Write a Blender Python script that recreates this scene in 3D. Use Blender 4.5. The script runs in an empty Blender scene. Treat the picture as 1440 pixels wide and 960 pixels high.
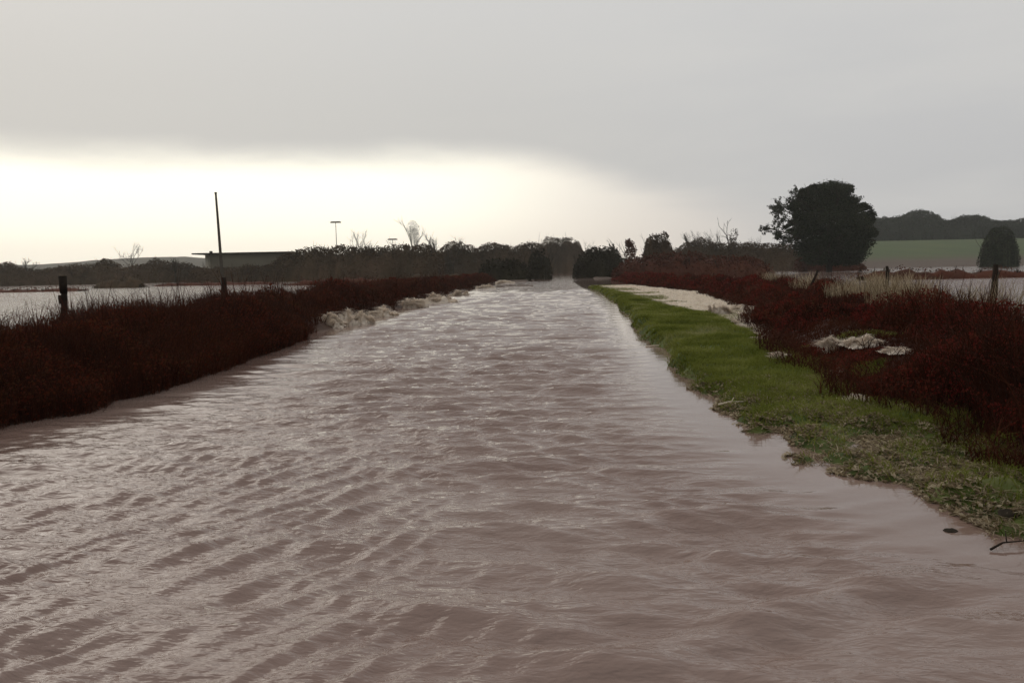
import bpy, math, numpy as np
from mathutils import Matrix, Vector
R = math.radians
rng = np.random.default_rng(7)
scn = bpy.context.scene
col = scn.collection

# ------------------------------------------------------------------ camera
F, CX, CY, CAMH = 1080.0, 720.0, 480.0, 1.6
PITCH, ROLL = R(5.33), R(-1.1)
cam_d = bpy.data.cameras.new("Camera"); cam = bpy.data.objects.new("Camera", cam_d); col.objects.link(cam)
cam_d.sensor_width = 36; cam_d.lens = 27; cam_d.clip_end = 6000; cam_d.clip_start = 0.05
M = Matrix.Translation((0, 0, CAMH)) @ Matrix.Rotation(R(90) - PITCH, 4, 'X') @ Matrix.Rotation(ROLL, 4, 'Z')
cam.matrix_world = M
scn.camera = cam
M3 = np.array(M.to_3x3())

# ------------------------------------------------------------------ world: overcast deck with a bright gap low on the left
SUN_AZ, SUN_EL = -40.0, 34.0        # degrees, azimuth from +Y, negative = left
w = bpy.data.worlds.new("World"); scn.world = w; w.use_nodes = True
nt = w.node_tree; nt.nodes.clear()
def N(t, **k):
    n = nt.nodes.new(t)
    for a, b in k.items(): setattr(n, a, b)
    return n
def Lk(a, b): nt.links.new(a, b)
def mth(op, a, b=None, clamp=False):
    n = N('ShaderNodeMath', operation=op, use_clamp=clamp)
    for i, v in enumerate((a, b)):
        if v is None: continue
        if isinstance(v, (int, float)): n.inputs[i].default_value = v
        else: Lk(v, n.inputs[i])
    return n.outputs[0]
def mrange(v, a, b, c=0.0, d=1.0):
    n = N('ShaderNodeMapRange', interpolation_type='SMOOTHSTEP'); Lk(v, n.inputs[0])
    for i, q in enumerate((a, b, c, d)): n.inputs[i + 1].default_value = q
    return n.outputs[0]
def mixc(f, a, b):
    n = N('ShaderNodeMix', data_type='RGBA')
    if isinstance(f, float): n.inputs[0].default_value = f
    else: Lk(f, n.inputs[0])
    for i, v in ((6, a), (7, b)):
        if isinstance(v, tuple): n.inputs[i].default_value = v + (1,)
        else: Lk(v, n.inputs[i])
    return n.outputs[2]
tc = N('ShaderNodeTexCoord')
sep = N('ShaderNodeSeparateXYZ'); Lk(tc.outputs['Generated'], sep.inputs[0])
X, Y, Z = sep.outputs
az = mth('ARCTAN2', X, Y)                      # radians, + right
el = mth('ARCSINE', Z)
# soft streaky cloud noise, stretched along the horizon
cmb = N('ShaderNodeCombineXYZ'); Lk(mth('MULTIPLY', az, 1.0), cmb.inputs[0]); Lk(mth('MULTIPLY', el, 5.0), cmb.inputs[1])
nz = N('ShaderNodeTexNoise'); nz.inputs['Scale'].default_value = 2.2; nz.inputs['Detail'].default_value = 7; nz.inputs['Roughness'].default_value = 0.56; nz.inputs['Distortion'].default_value = 0.3
Lk(cmb.outputs[0], nz.inputs['Vector'])
nf = mth('SUBTRACT', nz.outputs['Fac'], 0.5)
# lower edge of the deck: falls from ~9.3 deg on the left to the horizon on the right
edge = mth('SUBTRACT', 0.146, mth('MULTIPLY', mrange(az, -0.05, 0.40), 0.085))
d = mth('ADD', mth('SUBTRACT', edge, el), mth('MULTIPLY', nf, 0.055))
gap = mrange(d, -0.022, 0.034)
fade = mrange(az, -0.10, 0.46, 1.0, 0.0)       # the gap closes towards the right
leftcut = mrange(az, -1.6, -0.9)
g = mth('MULTIPLY', mth('MULTIPLY', gap, fade), leftcut)
deck = mixc(mrange(az, -0.5, 0.6), (0.66, 0.65, 0.625), (0.55, 0.55, 0.555))
deck = mixc(mrange(el, 0.05, 0.5), deck, (0.665, 0.66, 0.65))
deck = mixc(mrange(nf, -0.14, 0.14), deck, mixc(0.5, deck, (0.66, 0.65, 0.63)))
dim = mth('MULTIPLY', mrange(d, -0.20, -0.02), fade)          # darker belly of the deck over the gap
deck = mixc(mth('MULTIPLY', dim, 0.35), deck, (0.55, 0.535, 0.505))
warm = mixc(mrange(az, -0.2, 0.3), (1.34, 1.29, 1.10), (1.0, 0.91, 0.81))
sky_c = mixc(g, deck, warm)
sky_c = mixc(mth('MULTIPLY', mrange(el, 0.11, 0.0), mrange(az, 0.42, 0.08)), sky_c, mixc(0.45, sky_c, (1.0, 0.86, 0.72)))
nish = N('ShaderNodeTexSky', sky_type='NISHITA'); nish.sun_disc = False
nish.sun_elevation = R(SUN_EL); nish.sun_rotation = R(SUN_AZ); nish.air_density = 2; nish.dust_density = 5
b1 = N('ShaderNodeBackground'); Lk(nish.outputs[0], b1.inputs[0]); b1.inputs[1].default_value = 0.06
b2 = N('ShaderNodeBackground'); Lk(sky_c, b2.inputs[0]); b2.inputs[1].default_value = 1.0
mx = N('ShaderNodeMixShader'); mx.inputs[0].default_value = 0.96
Lk(b1.outputs[0], mx.inputs[1]); Lk(b2.outputs[0], mx.inputs[2])
wo = N('ShaderNodeOutputWorld'); Lk(mx.outputs[0], wo.inputs[0])

sd = bpy.data.lights.new("Sun", 'SUN'); sd.energy = 0.6; sd.angle = R(42); sd.color = (1.0, 0.93, 0.82)
sun = bpy.data.objects.new("Sun", sd); col.objects.link(sun)
sv = Vector((math.sin(R(SUN_AZ)) * math.cos(R(SUN_EL)), math.cos(R(SUN_AZ)) * math.cos(R(SUN_EL)), math.sin(R(SUN_EL))))
sun.rotation_euler = sv.to_track_quat('Z', 'Y').to_euler()
vs = scn.view_settings; vs.view_transform = 'Standard'; vs.look = 'None'; vs.gamma = 1; vs.exposure = 0.0

# ------------------------------------------------------------------ helpers
def ray(px, py):
    return M3 @ np.array([(px - CX) / F, -(py - CY) / F, -1.0])
def at(px, py, z=0.0):                     # where the sight line meets height z
    r = ray(px, py); t = (z - CAMH) / r[2]
    return np.array([0, 0, CAMH]) + r * t
def atd(px, py, D):                        # point of the sight line at depth y = D
    r = ray(px, py); return np.array([0, 0, CAMH]) + r * (D / r[1])
def sm(a, b, x): 
    t = np.clip((x - a) / (b - a), 0, 1); return t * t * (3 - 2 * t)
def _hash(ix, iy, s):
    h = (ix.astype(np.int64) * 374761393 + iy.astype(np.int64) * 668265263 + s * 974634777) & 0xffffffff
    h = ((h ^ (h >> 13)) * 1274126177) & 0xffffffff
    return ((h ^ (h >> 16)) & 0xffff) / 65535.0
def vnoise(x, y, s=0):
    ix, iy = np.floor(x), np.floor(y); fx, fy = x - ix, y - iy
    fx = fx * fx * (3 - 2 * fx); fy = fy * fy * (3 - 2 * fy)
    a, b, c, d_ = _hash(ix, iy, s), _hash(ix + 1, iy, s), _hash(ix, iy + 1, s), _hash(ix + 1, iy + 1, s)
    return (a * (1 - fx) + b * fx) * (1 - fy) + (c * (1 - fx) + d_ * fx) * fy
def fbm(x, y, s=0, o=4):
    r = 0; a = 0.5
    for i in range(o): r = r + a * vnoise(x, y, s + i * 17); x = x * 2.03 + 5.1; y = y * 2.03 + 1.7; a *= 0.5
    return r                                # about 0..0.94, mean 0.47

def mesh_np(name, V, Fc, mat, parent=None, attr=None, smooth=False):
    V = np.asarray(V, dtype=np.float32).reshape(-1, 3); Fc = np.asarray(Fc, dtype=np.int32)
    k = Fc.shape[1]; me = bpy.data.meshes.new(name)
    me.vertices.add(len(V)); me.vertices.foreach_set('co', V.ravel())
    me.loops.add(Fc.size); me.loops.foreach_set('vertex_index', Fc.ravel())
    me.polygons.add(len(Fc)); me.polygons.foreach_set('loop_start', np.arange(len(Fc), dtype=np.int32) * k)
    me.polygons.foreach_set('loop_total', np.full(len(Fc), k, dtype=np.int32))
    me.update(calc_edges=True)
    if smooth: me.polygons.foreach_set('use_smooth', np.ones(len(Fc), dtype=bool))
    for nm, vals in (attr or {}).items():
        a = me.attributes.new(nm, 'FLOAT', 'POINT'); a.data.foreach_set('value', np.asarray(vals, dtype=np.float32))
    me.materials.append(mat)
    o = bpy.data.objects.new(name, me); col.objects.link(o)
    if parent: o.parent = parent
    return o
def tag(o, label=None, cat=None, group=None, kind=None):
    for k, v in (('label', label), ('category', cat), ('group', group), ('kind', kind)):
        if v: o[k] = v
    return o
def empty(name, loc, rz=0, label=None, cat=None, group=None):
    e = bpy.data.objects.new(name, None); col.objects.link(e); e.location = tuple(loc); e.rotation_euler = (0, 0, rz)
    e.empty_display_size = 0.3
    return tag(e, label, cat, group)

class Geo:                                  # collects quads
    def __init__(s): s.V = []; s.F = []; s.A = []; s.n = 0
    def add(s, V, Fc, A):
        s.V.append(np.asarray(V).reshape(-1, 3)); s.F.append(np.asarray(Fc) + s.n); s.A.append(np.asarray(A).ravel()); s.n += len(s.V[-1])
    def build(s, name, mat, parent=None, smooth=False):
        return mesh_np(name, np.concatenate(s.V), np.concatenate(s.F), mat, parent, {'rnd': np.concatenate(s.A)}, smooth)
def leaves(g, P, size, up=0.3, asp=1.0, rnd=None):
    n = len(P)
    if n == 0: return
    nr = rng.normal(size=(n, 3)); nr[:, 2] += up; nr /= np.linalg.norm(nr, axis=1)[:, None]
    t = np.cross(nr, rng.normal(size=(n, 3))); t /= np.linalg.norm(t, axis=1)[:, None] + 1e-9
    b = np.cross(nr, t)
    s = (np.asarray(size) * rng.uniform(.6, 1.3, n))[:, None] * .5
    q = np.stack([P - t * s * asp, P - b * s * .8 + t * s * .2, P + t * s * asp, P + b * s * .8 + t * s * .2], 1)
    r = rng.random(n) if rnd is None else rnd
    g.add(q, np.arange(4 * n).reshape(n, 4), np.repeat(r, 4))
def stems(g, B, H, W, lean=0.35, droop=0.0, seg=3, ang=None, rnd=None):
    """curved tapering ribbons: B bases, H heights, W widths"""
    n = len(B)
    if n == 0: return
    a = rng.uniform(0, 2 * np.pi, n) if ang is None else ang
    dr = np.stack([np.cos(a), np.sin(a), np.zeros(n)], 1)
    l = (lean * rng.uniform(.2, 1.6, n) * H)[:, None]
    wa = rng.uniform(0, 2 * np.pi, n); wd = np.stack([np.cos(wa), np.sin(wa), np.zeros(n)], 1)
    rows = []
    for i in range(seg + 1):
        t = i / seg
        p = B + dr * l * t * t + np.array([0, 0, 1]) * (H * (t - droop * t * t))[:, None]
        wv = wd * (W * (1 - .85 * t) * .5)[:, None]
        rows += [p - wv, p + wv]
    V = np.stack(rows, 1); m = 2 * (seg + 1); idx = np.arange(n)[:, None] * m
    Fc = np.concatenate([idx + np.array([2 * i, 2 * i + 1, 2 * i + 3, 2 * i + 2]) for i in range(seg)])
    g.add(V, Fc, np.repeat(rng.random(n) if rnd is None else rnd, m))
def tube(g, pts, rad, k=6, r=0.5, cap=True):
    pts = np.asarray(pts, float); n = len(pts); rad = np.broadcast_to(rad, n)
    rings = []
    for i in range(n):
        d_ = pts[min(i + 1, n - 1)] - pts[max(i - 1, 0)]; d_ = d_ / (np.linalg.norm(d_) + 1e-9)
        a = np.cross(d_, [0.31, 0.9, 0.17]); a /= np.linalg.norm(a) + 1e-9; b = np.cross(d_, a)
        th = np.arange(k) * 2 * np.pi / k
        rings.append(pts[i] + rad[i] * (np.cos(th)[:, None] * a + np.sin(th)[:, None] * b))
    V = np.concatenate(rings + [pts[:1], pts[-1:]]); Fc = []
    for i in range(n - 1):
        for j in range(k): Fc.append((i * k + j, i * k + (j + 1) % k, (i + 1) * k + (j + 1) % k, (i + 1) * k + j))
    if cap:
        for j in range(0, k, 2):
            Fc.append((n * k, (j + 2) % k, (j + 1) % k, j)); o = (n - 1) * k
            Fc.append((n * k + 1, o + j, o + (j + 1) % k, o + (j + 2) % k))
    g.add(V, Fc, np.full(len(V), r))
def box(g, x0, x1, y0, y1, z0, z1, r=.5):
    V = [(x, y, z) for z in (z0, z1) for y in (y0, y1) for x in (x0, x1)]
    g.add(V, [(0, 2, 3, 1), (4, 5, 7, 6), (0, 1, 5, 4), (2, 6, 7, 3), (0, 4, 6, 2), (1, 3, 7, 5)], np.full(8, r))
def branch(g, p, d_, L, r, depth, spread=.6, up=.15, tips=None, k=4):
    pts = [p]; dd = d_.copy(); m = 4
    for i in range(m):
        dd = dd + rng.normal(size=3) * .13 + np.array([0, 0, up * .25]); dd /= np.linalg.norm(dd)
        pts.append(pts[-1] + dd * L / m)
    tube(g, pts, np.linspace(r, r * .55, m + 1), k, rng.random(), cap=False)
    if tips is not None and depth <= 1: tips += pts[1:]
    if depth <= 0: return
    for i in range(rng.integers(3, 5)):
        q = pts[rng.integers(1, m + 1)] if i else pts[-1]
        nd = dd + rng.normal(size=3) * spread; nd[2] += up; nd /= np.linalg.norm(nd)
        branch(g, q, nd, L * rng.uniform(.55, .8), r * .55, depth - 1, spread, up, tips, max(3, k - 1))

# ------------------------------------------------------------------ materials
def mat(name, cols, rough=.9, spec=.1, nscale=0.0, attr='rnd', bump=0.0, bscale=30, trans=0.0):
    """cols: colour stops along the per-element value 'rnd', broken up by a position noise"""
    m = bpy.data.materials.new(name); m.use_nodes = True; t = m.node_tree; n = t.nodes; b = n['Principled BSDF']
    b.inputs['Roughness'].default_value = rough; b.inputs['Specular IOR Level'].default_value = spec
    at_ = n.new('ShaderNodeAttribute'); at_.attribute_name = attr
    tc_ = n.new('ShaderNodeTexCoord'); no = n.new('ShaderNodeTexNoise'); no.inputs['Scale'].default_value = nscale or 1; no.inputs['Detail'].default_value = 4
    t.links.new(tc_.outputs['Object'], no.inputs['Vector'])
    mr = n.new('ShaderNodeMapRange'); mr.inputs[1].default_value = .3; mr.inputs[2].default_value = .7
    t.links.new(no.outputs['Fac'], mr.inputs[0])
    mx_ = n.new('ShaderNodeMix'); mx_.inputs[0].default_value = .55 if nscale else 0
    t.links.new(at_.outputs['Fac'], mx_.inputs[2]); t.links.new(mr.outputs[0], mx_.inputs[3])
    cr = n.new('ShaderNodeValToRGB'); e = cr.color_ramp.elements
    while len(e) < len(cols): e.new(.5)
    for i, c in enumerate(cols): e[i].position = i / max(1, len(cols) - 1); e[i].color = tuple(c) + (1,)
    t.links.new(mx_.outputs[0], cr.inputs[0]); t.links.new(cr.outputs[0], b.inputs['Base Color'])
    if trans:
        tl = n.new('ShaderNodeBsdfTranslucent'); ms = n.new('ShaderNodeMixShader'); ms.inputs[0].default_value = trans
        t.links.new(cr.outputs[0], tl.inputs[0]); t.links.new(b.outputs[0], ms.inputs[1]); t.links.new(tl.outputs[0], ms.inputs[2]); t.links.new(ms.outputs[0], n['Material Output'].inputs[0])
    if bump:
        n2 = n.new('ShaderNodeTexNoise'); n2.inputs['Scale'].default_value = bscale; n2.inputs['Detail'].default_value = 6
        t.links.new(tc_.outputs['Object'], n2.inputs['Vector'])
        bp = n.new('ShaderNodeBump'); bp.inputs['Strength'].default_value = bump; bp.inputs['Distance'].default_value = .03
        t.links.new(n2.outputs['Fac'], bp.inputs['Height']); t.links.new(bp.outputs[0], b.inputs['Normal'])
    return m
m_stem = mat('bramble_stem', [(.014, .006, .003), (.040, .011, .005), (.085, .026, .011)], nscale=.5, trans=.15)
m_leaf = mat('bramble_leaf', [(.012, .008, .004), (.060, .014, .007), (.105, .020, .010), (.080, .034, .014), (.05, .034, .014)], nscale=.55, trans=.4)
m_grass = mat('verge_grass', [(.055, .068, .011), (.115, .135, .020), (.19, .205, .042), (.34, .32, .16)], nscale=.8, trans=.35)
m_dead = mat('dead_grass', [(.10, .07, .04), (.26, .20, .12), (.50, .42, .30)], trans=.4)
m_pale = mat('bleached_grass', [(.42, .34, .27), (.76, .67, .57), (.88, .81, .72)], nscale=3, trans=.4)
m_wood = mat('weathered_wood', [(.012, .009, .007), (.035, .025, .018)], nscale=8, bump=.6)
m_pole = mat('pole_wood', [(.05, .045, .038), (.09, .08, .065)], nscale=4, bump=.4)
m_bark = mat('bark', [(.015, .012, .009), (.045, .035, .026)], nscale=3)
m_hedge = mat('winter_hedge', [(.024, .017, .010), (.066, .044, .025), (.105, .066, .040)], nscale=.12)
m_hdark = mat('dark_hedge', [(.014, .012, .007), (.036, .030, .017)], nscale=.3)
m_hred = mat('russet_thicket', [(.03, .016, .01), (.08, .026, .015), (.10, .04, .022)], nscale=.12)
m_ever = mat('evergreen_leaf', [(.006, .009, .005), (.018, .026, .012), (.048, .056, .028)])
m_wdark = mat('wood_edge_leaf', [(.010, .017, .012), (.022, .034, .022), (.032, .045, .026)], nscale=.1)
m_wall = mat('render_wall', [(.10, .09, .07), (.13, .12, .09)], nscale=.4)
m_wall2 = mat('light_wall', [(.30, .28, .23), (.36, .33, .27)], nscale=.4)
m_roof = mat('dark_roof', [(.018, .015, .012), (.03, .025, .02)], nscale=.5)
m_dark = mat('dark_glass', [(.01, .01, .01), (.02, .02, .02)], rough=.2, spec=.5)
m_metal = mat('grey_metal', [(.10, .10, .09), (.14, .14, .12)], rough=.5, spec=.4)
m_white = mat('white_paint', [(.6, .57, .5), (.75, .72, .65)], nscale=2)
m_hill = mat('far_hill', [(.08, .075, .06), (.12, .105, .085)], nscale=.02)

# ground: wet mud, turned to turf where 'green' is high
gm = bpy.data.materials.new('wet_ground'); gm.use_nodes = True; t = gm.node_tree; n = t.nodes; b = n['Principled BSDF']
tc_ = n.new('ShaderNodeTexCoord'); n1 = n.new('ShaderNodeTexNoise'); n1.inputs['Scale'].default_value = 2.5; n1.inputs['Detail'].default_value = 8
n2 = n.new('ShaderNodeTexNoise'); n2.inputs['Scale'].default_value = .05; n2.inputs['Detail'].default_value = 5
for q in (n1, n2): t.links.new(tc_.outputs['Object'], q.inputs['Vector'])
def ramp(src, cols, lo=.3, hi=.7):
    cr = n.new('ShaderNodeValToRGB'); e = cr.color_ramp.elements
    while len(e) < len(cols): e.new(.5)
    for i, c in enumerate(cols): e[i].position = lo + (hi - lo) * i / (len(cols) - 1); e[i].color = tuple(c) + (1,)
    t.links.new(src, cr.inputs[0]); return cr.outputs[0]
mud = ramp(n1.outputs['Fac'], [(.035, .020, .012), (.07, .042, .028), (.10, .07, .045)])
turf = ramp(n1.outputs['Fac'], [(.03, .045, .008), (.06, .085, .014), (.10, .11, .03)])
turf2 = ramp(n2.outputs['Fac'], [(.030, .048, .008), (.042, .066, .010), (.058, .072, .014)])
red = ramp(n1.outputs['Fac'], [(.020, .008, .004), (.05, .016, .008)])
def gmix(f, a, b_):
    q = n.new('ShaderNodeMix'); q.data_type = 'RGBA'; t.links.new(f, q.inputs[0]); t.links.new(a, q.inputs[6]); t.links.new(b_, q.inputs[7]); return q.outputs[2]
def ga(nm): q = n.new('ShaderNodeAttribute'); q.attribute_name = nm; return q.outputs['Fac']
c = gmix(ga('green'), mud, turf); c = gmix(ga('field'), c, turf2); c = gmix(ga('litter'), c, red); straw = ramp(n1.outputs['Fac'], [(.36, .32, .25), (.60, .56, .48), (.72, .68, .60)]); c = gmix(ga('bed'), c, straw)
t.links.new(c, b.inputs['Base Color']); b.inputs['Roughness'].default_value = .75; b.inputs['Specular IOR Level'].default_value = .25
bp = n.new('ShaderNodeBump'); bp.inputs['Strength'].default_value = .8; bp.inputs['Distance'].default_value = .05
t.links.new(n1.outputs['Fac'], bp.inputs['Height']); t.links.new(bp.outputs[0], b.inputs['Normal'])

# flood water: silty, opaque, glossy
wm = bpy.data.materials.new('silty_flood_water'); wm.use_nodes = True; t = wm.node_tree; n = t.nodes; b = n['Principled BSDF']
tc_ = n.new('ShaderNodeTexCoord')
nA = n.new('ShaderNodeTexNoise'); nA.inputs['Scale'].default_value = .35; nA.inputs['Detail'].default_value = 5; t.links.new(tc_.outputs['Object'], nA.inputs['Vector'])
c = ramp(nA.outputs['Fac'], [(.180, .116, .096), (.220, .152, .128), (.255, .188, .162)])
t.links.new(c, b.inputs['Base Color']); b.inputs['Roughness'].default_value = .04; b.inputs['IOR'].default_value = 1.40
mp = n.new('ShaderNodeMapping'); mp.inputs['Scale'].default_value = (1, 2.8, 1); mp.inputs['Rotation'].default_value = (0, 0, R(14)); t.links.new(tc_.outputs['Object'], mp.inputs['Vector'])
nB = n.new('ShaderNodeTexNoise'); nB.inputs['Scale'].default_value = 5.0; nB.inputs['Detail'].default_value = 3; nB.inputs['Roughness'].default_value = .55; nB.inputs['Distortion'].default_value = .15
t.links.new(mp.outputs[0], nB.inputs['Vector'])
mm = n.new('ShaderNodeMath'); mm.operation = 'MULTIPLY'; t.links.new(nB.outputs['Fac'], mm.inputs[0]); t.links.new(ga('chop'), mm.inputs[1])
bp = n.new('ShaderNodeBump'); bp.inputs['Strength'].default_value = 1.0; bp.inputs['Distance'].default_value = .036
t.links.new(mm.outputs[0], bp.inputs['Height']); t.links.new(bp.outputs[0], b.inputs['Normal'])

# ------------------------------------------------------------------ the lie of the land
SL = math.tan(math.atan((785 - 720) / F))          # the road runs slightly right of the lens axis
def uof(x, y): return x - SL * y
def poly(px):                                       # picture polyline on the water level -> lateral offset against distance
    P = np.array([at(a, b_) for a, b_ in px]); P = P[np.argsort(P[:, 1])]; return P[:, 1], uof(P[:, 0], P[:, 1])
Ly, Lu = poly([(0, 602), (120, 582), (250, 548), (345, 508), (450, 472), (520, 452), (590, 428), (660, 408), (720, 394), (750, 388)])
Ry, Ru = poly([(1600, 800), (1440, 762), (1290, 705), (1130, 640), (1060, 600), (1000, 560), (930, 490), (890, 450), (868, 424), (850, 412), (828, 404)])
Hy, Hu = poly([(1440, 655), (1320, 604), (1220, 572), (1130, 525), (1090, 500), (1070, 470), (1050, 436), (985, 412), (900, 403), (868, 396)])
Vy, Vu = poly([(1440, 655), (1320, 604), (1220, 572), (1110, 512), (1050, 480), (1000, 452), (930, 436), (880, 418), (850, 410), (828, 403)])
fL = lambda y: np.interp(y, Ly, Lu); fR = lambda y: np.interp(y, Ry, Ru)
fH = lambda y: np.interp(y, Hy, Hu); fV = lambda y: np.interp(y, Vy, Vu)
print('L', list(zip(Ly.round(1), Lu.round(2)))); print('R', list(zip(Ry.round(1), Ru.round(2))))
print('H', list(zip(Hy.round(1), Hu.round(2)))); print('V', list(zip(Vy.round(1), Vu.round(2))))
def ground(x, y):
    u = uof(x, y); e = (fbm(x * .9, y * .9, 3) - .47)
    e2 = (fbm(x * 2.6, y * 2.6, 9) - .47); e3 = fbm(x * .06, y * .06, 21) - .47
    z = -.30 + 0 * x
    wob = e * .9 * sm(4, 20, y)
    # left bank under the brambles
    a = fL(y) + wob - u
    near = sm(-30, 0, y) * (1 - sm(95, 120, y))
    z = np.maximum(z, -.3 + near * (sm(-.35, .9, a) * .42 + sm(.5, 1.6, a) * .33) * (1 - sm(2.8, 4.4, a)) + near * e2 * .10)
    # right verge
    a = u - fR(y) + .22 + e2 * .6 + e * .4
    vw = (1 - sm(58, 74, y)) * sm(-.25, .45, a) * (1 - sm(0, .5, u - np.maximum(fV(y), fR(y) + .35)))
    hi = .36 + .14 * sm(6, 14, y)
    z = np.maximum(z, -.3 + vw * hi + e * .22 * vw + e2 * (.10 + .26 * (1 - sm(5.5, 9.5, y))) * vw + .03 * vw * (1 - sm(5, 9, y)))
    # right hedge bank
    a = u - fH(y) + e * .5
    nr = 1 - sm(95, 125, y)
    z = np.maximum(z, -.3 + nr * sm(-.4, .7, a) * (.42 + .25 * sm(.5, 1.5, a)) * (1 - sm(3.0, 4.6, a)) + nr * e2 * .1)
    # bed of flattened bleached grass between verge and hedge
    bed = sm(15, 20, y) * (1 - sm(66, 74, y)) * sm(fV(y) - .3, fV(y) + .2, u) * (1 - sm(fH(y), fH(y) + .5, u))
    z = np.maximum(z, -.3 + bed * (.37 + e2 * .10))
    # far land
    azm = x / np.maximum(y, 1)
    ifl = np.interp(azm, [-2, -.67, -.3, -.12, .02, .05, .075, .11, .2, .4, .7, 2], [150, 150, 128, 104, 92, 260, 260, 100, 150, 230, 250, 250])
    far = sm(-.05, .12, y / ifl - 1 + e3 * .35)
    far = np.where(y < 20, 0, far)
    z = np.maximum(z, -.3 + far * .42 + sm(.1, .5, y / ifl - 1) * .4 + far * e * .15)
    isl = (e3 + e * .5) * 1.2 - .16
    z = np.maximum(z, np.where((y > 60) & (azm < .03) & (azm > -.25), np.minimum(isl, .25), -.3))
    # pasture rising on the right
    hillm = sm(.385, .47, azm) * sm(200, 420, y)
    z = z + hillm * 12.0 + sm(200, 420, y) * 0.5
    z = z + 14 * sm(450, 950, np.hypot(x, y)) * (1 - sm(.385, .47, azm)) * sm(0, 50, y) * 0.3
    return z
# graded grid: fine near the camera, coarse towards the horizon
def graded(lo, hi, n, s):
    q = np.linspace(np.arcsinh(lo / s), np.arcsinh(hi / s), n); return np.sinh(q) * s
def grid_mesh(name, xs, ys, zf, m_, attrs):
    Xg, Yg = np.meshgrid(xs, ys); Zg = zf(Xg, Yg); nx, ny = len(xs), len(ys)
    i = np.arange((ny - 1) * (nx - 1)); r_, c_ = i // (nx - 1), i % (nx - 1); a = r_ * nx + c_
    Fc = np.stack([a, a + 1, a + 1 + nx, a + nx], 1)
    return mesh_np(name, np.stack([Xg, Yg, Zg], 2), Fc, m_, None, {k: f(Xg, Yg, Zg).ravel() for k, f in attrs.items()}, True)
def a_green(x, y, z):
    u = uof(x, y); a = sm(fR(y) - .6, fR(y), u) * (1 - sm(fV(y) + .2, fV(y) + .9, u)) * (y < 90)
    return a
def a_field(x, y, z): return sm(.37, .44, x / np.maximum(y, 1)) * sm(245, 290, y)
def a_bed(x, y, z):
    u = uof(x, y) + (fbm(x * 1.1, y * .5, 71) - .47) * 2.8 * (1 - sm(28, 50, y)); return sm(17, 22, y) * (1 - sm(66, 72, y)) * sm(fV(y) - .1, fV(y) + .3, u) * (1 - sm(fH(y) - .1, fH(y) + .4, u))
def a_litter(x, y, z):
    u = uof(x, y); return (sm(.2, .9, fL(y) - u) * (1 - sm(3.5, 5, fL(y) - u)) + sm(.0, .8, u - fH(y)) * (1 - sm(3.5, 5, u - fH(y)))) * (y < 110)
gx = graded(-1000, 1000, 620, 6); gy = np.concatenate([graded(-1000, 0, 60, 30)[:-1], graded(0, 1000, 760, 5)])
go = grid_mesh('ground', gx, gy, ground, gm, {'green': a_green, 'field': a_field, 'litter': a_litter, 'bed': a_bed}); tag(go, kind='structure')

# ------------------------------------------------------------------ flood water with real waves
th_f = np.linspace(-50, 50, 860); th = np.radians(np.concatenate([np.linspace(-180, -50, 40)[:-1], th_f, np.linspace(50, 180, 40)[1:]]))
rr = [0.5]
while rr[-1] < 990:
    r_ = rr[-1]; k = .0038 if 2.2 < r_ < 14 else (.006 if r_ < 60 and r_ >= 14 else .03)
    rr.append(r_ * (1 + k))
rr = np.array(rr); 
Rg, Tg = np.meshgrid(rr, th, indexing='ij'); WX, WY = Rg * np.sin(Tg), Rg * np.cos(Tg)
sp = np.maximum(Rg * .0045, .008)
u = uof(WX, WY)
# how ruffled each stretch is: open road water is ruffled, margins and the ditch lie calm
calmL = (.25 * sm(fL(WY) - .1, fL(WY) + .8, u) + .75 * sm(fL(WY) + .2, fL(WY) + 1.3 + 2.0 * (1 - sm(12, 20, WY)), u)); calmR = 1 - sm(fR(WY) - 1.6, fR(WY) - .35, u)
ruf = calmL * calmR
ruf = np.where(WY > 100, .35, ruf)
fieldw = np.maximum(sm(fL(WY) - 2.5, fL(WY) - 4, u), sm(fH(WY) + 2.5, fH(WY) + 4, u)) * (WY > 5)
patch = .55 + .9 * fbm(WX * .35, WY * .22, 40)
H = np.zeros_like(WX)
def waves(amp, lams, main, spread, mask, sharp=1.0):
    global H
    acc = np.zeros_like(WX)
    for lam in lams:
        a = main + rng.normal() * spread; kx, ky = math.cos(a) * 2 * math.pi / lam, math.sin(a) * 2 * math.pi / lam
        ph = rng.uniform(0, 6.28) + 2.2 * fbm(WX / lam * .10, WY / lam * .10, int(rng.integers(1000))) * 2.2
        loc = sm(.28, .62, fbm(WX / lam * .22, WY / lam * .22, int(rng.integers(1000)), 2) * 1.05)
        f = sm(1.6, 3.2, lam / sp)
        s = np.sin(kx * WX + ky * WY + ph); s = ((s + 1) * .5) ** sharp * 2 - 1
        acc += amp * lam ** .9 * s * loc * f
    H = H + acc * mask
wake = sm(.6, -1.2, WX + .25 * (WY - 4)) * (1 - sm(5.0, 9.0, WY)) * sm(-7, -2.0, WX)
waves(.025, np.geomspace(.10, .70, 24), R(84), .30, ruf * patch * (1 - .55 * wake), 1.25)
waves(.024, np.geomspace(.30, 1.3, 8), R(100), .22, np.clip(ruf + .06, 0, 1) * patch, 1.3)
waves(.050, [.14, .17, .20, .24, .29, .36], R(147), .07, wake * patch * .8, 1.7)
wr = (.25 + .75 * ruf) * sm(-.2, 1.2, WX) * (1 - sm(5, 7.5, WY))
waves(.060, [.34, .48, .62], R(112), .12, wr * patch * .6, 1.8)
chop = np.maximum(np.clip(ruf * patch, .06, 1.2), fieldw * .8)
V = np.stack([WX, WY, H], 2).reshape(-1, 3); nt_ = len(th); nr_ = len(rr)
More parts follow.
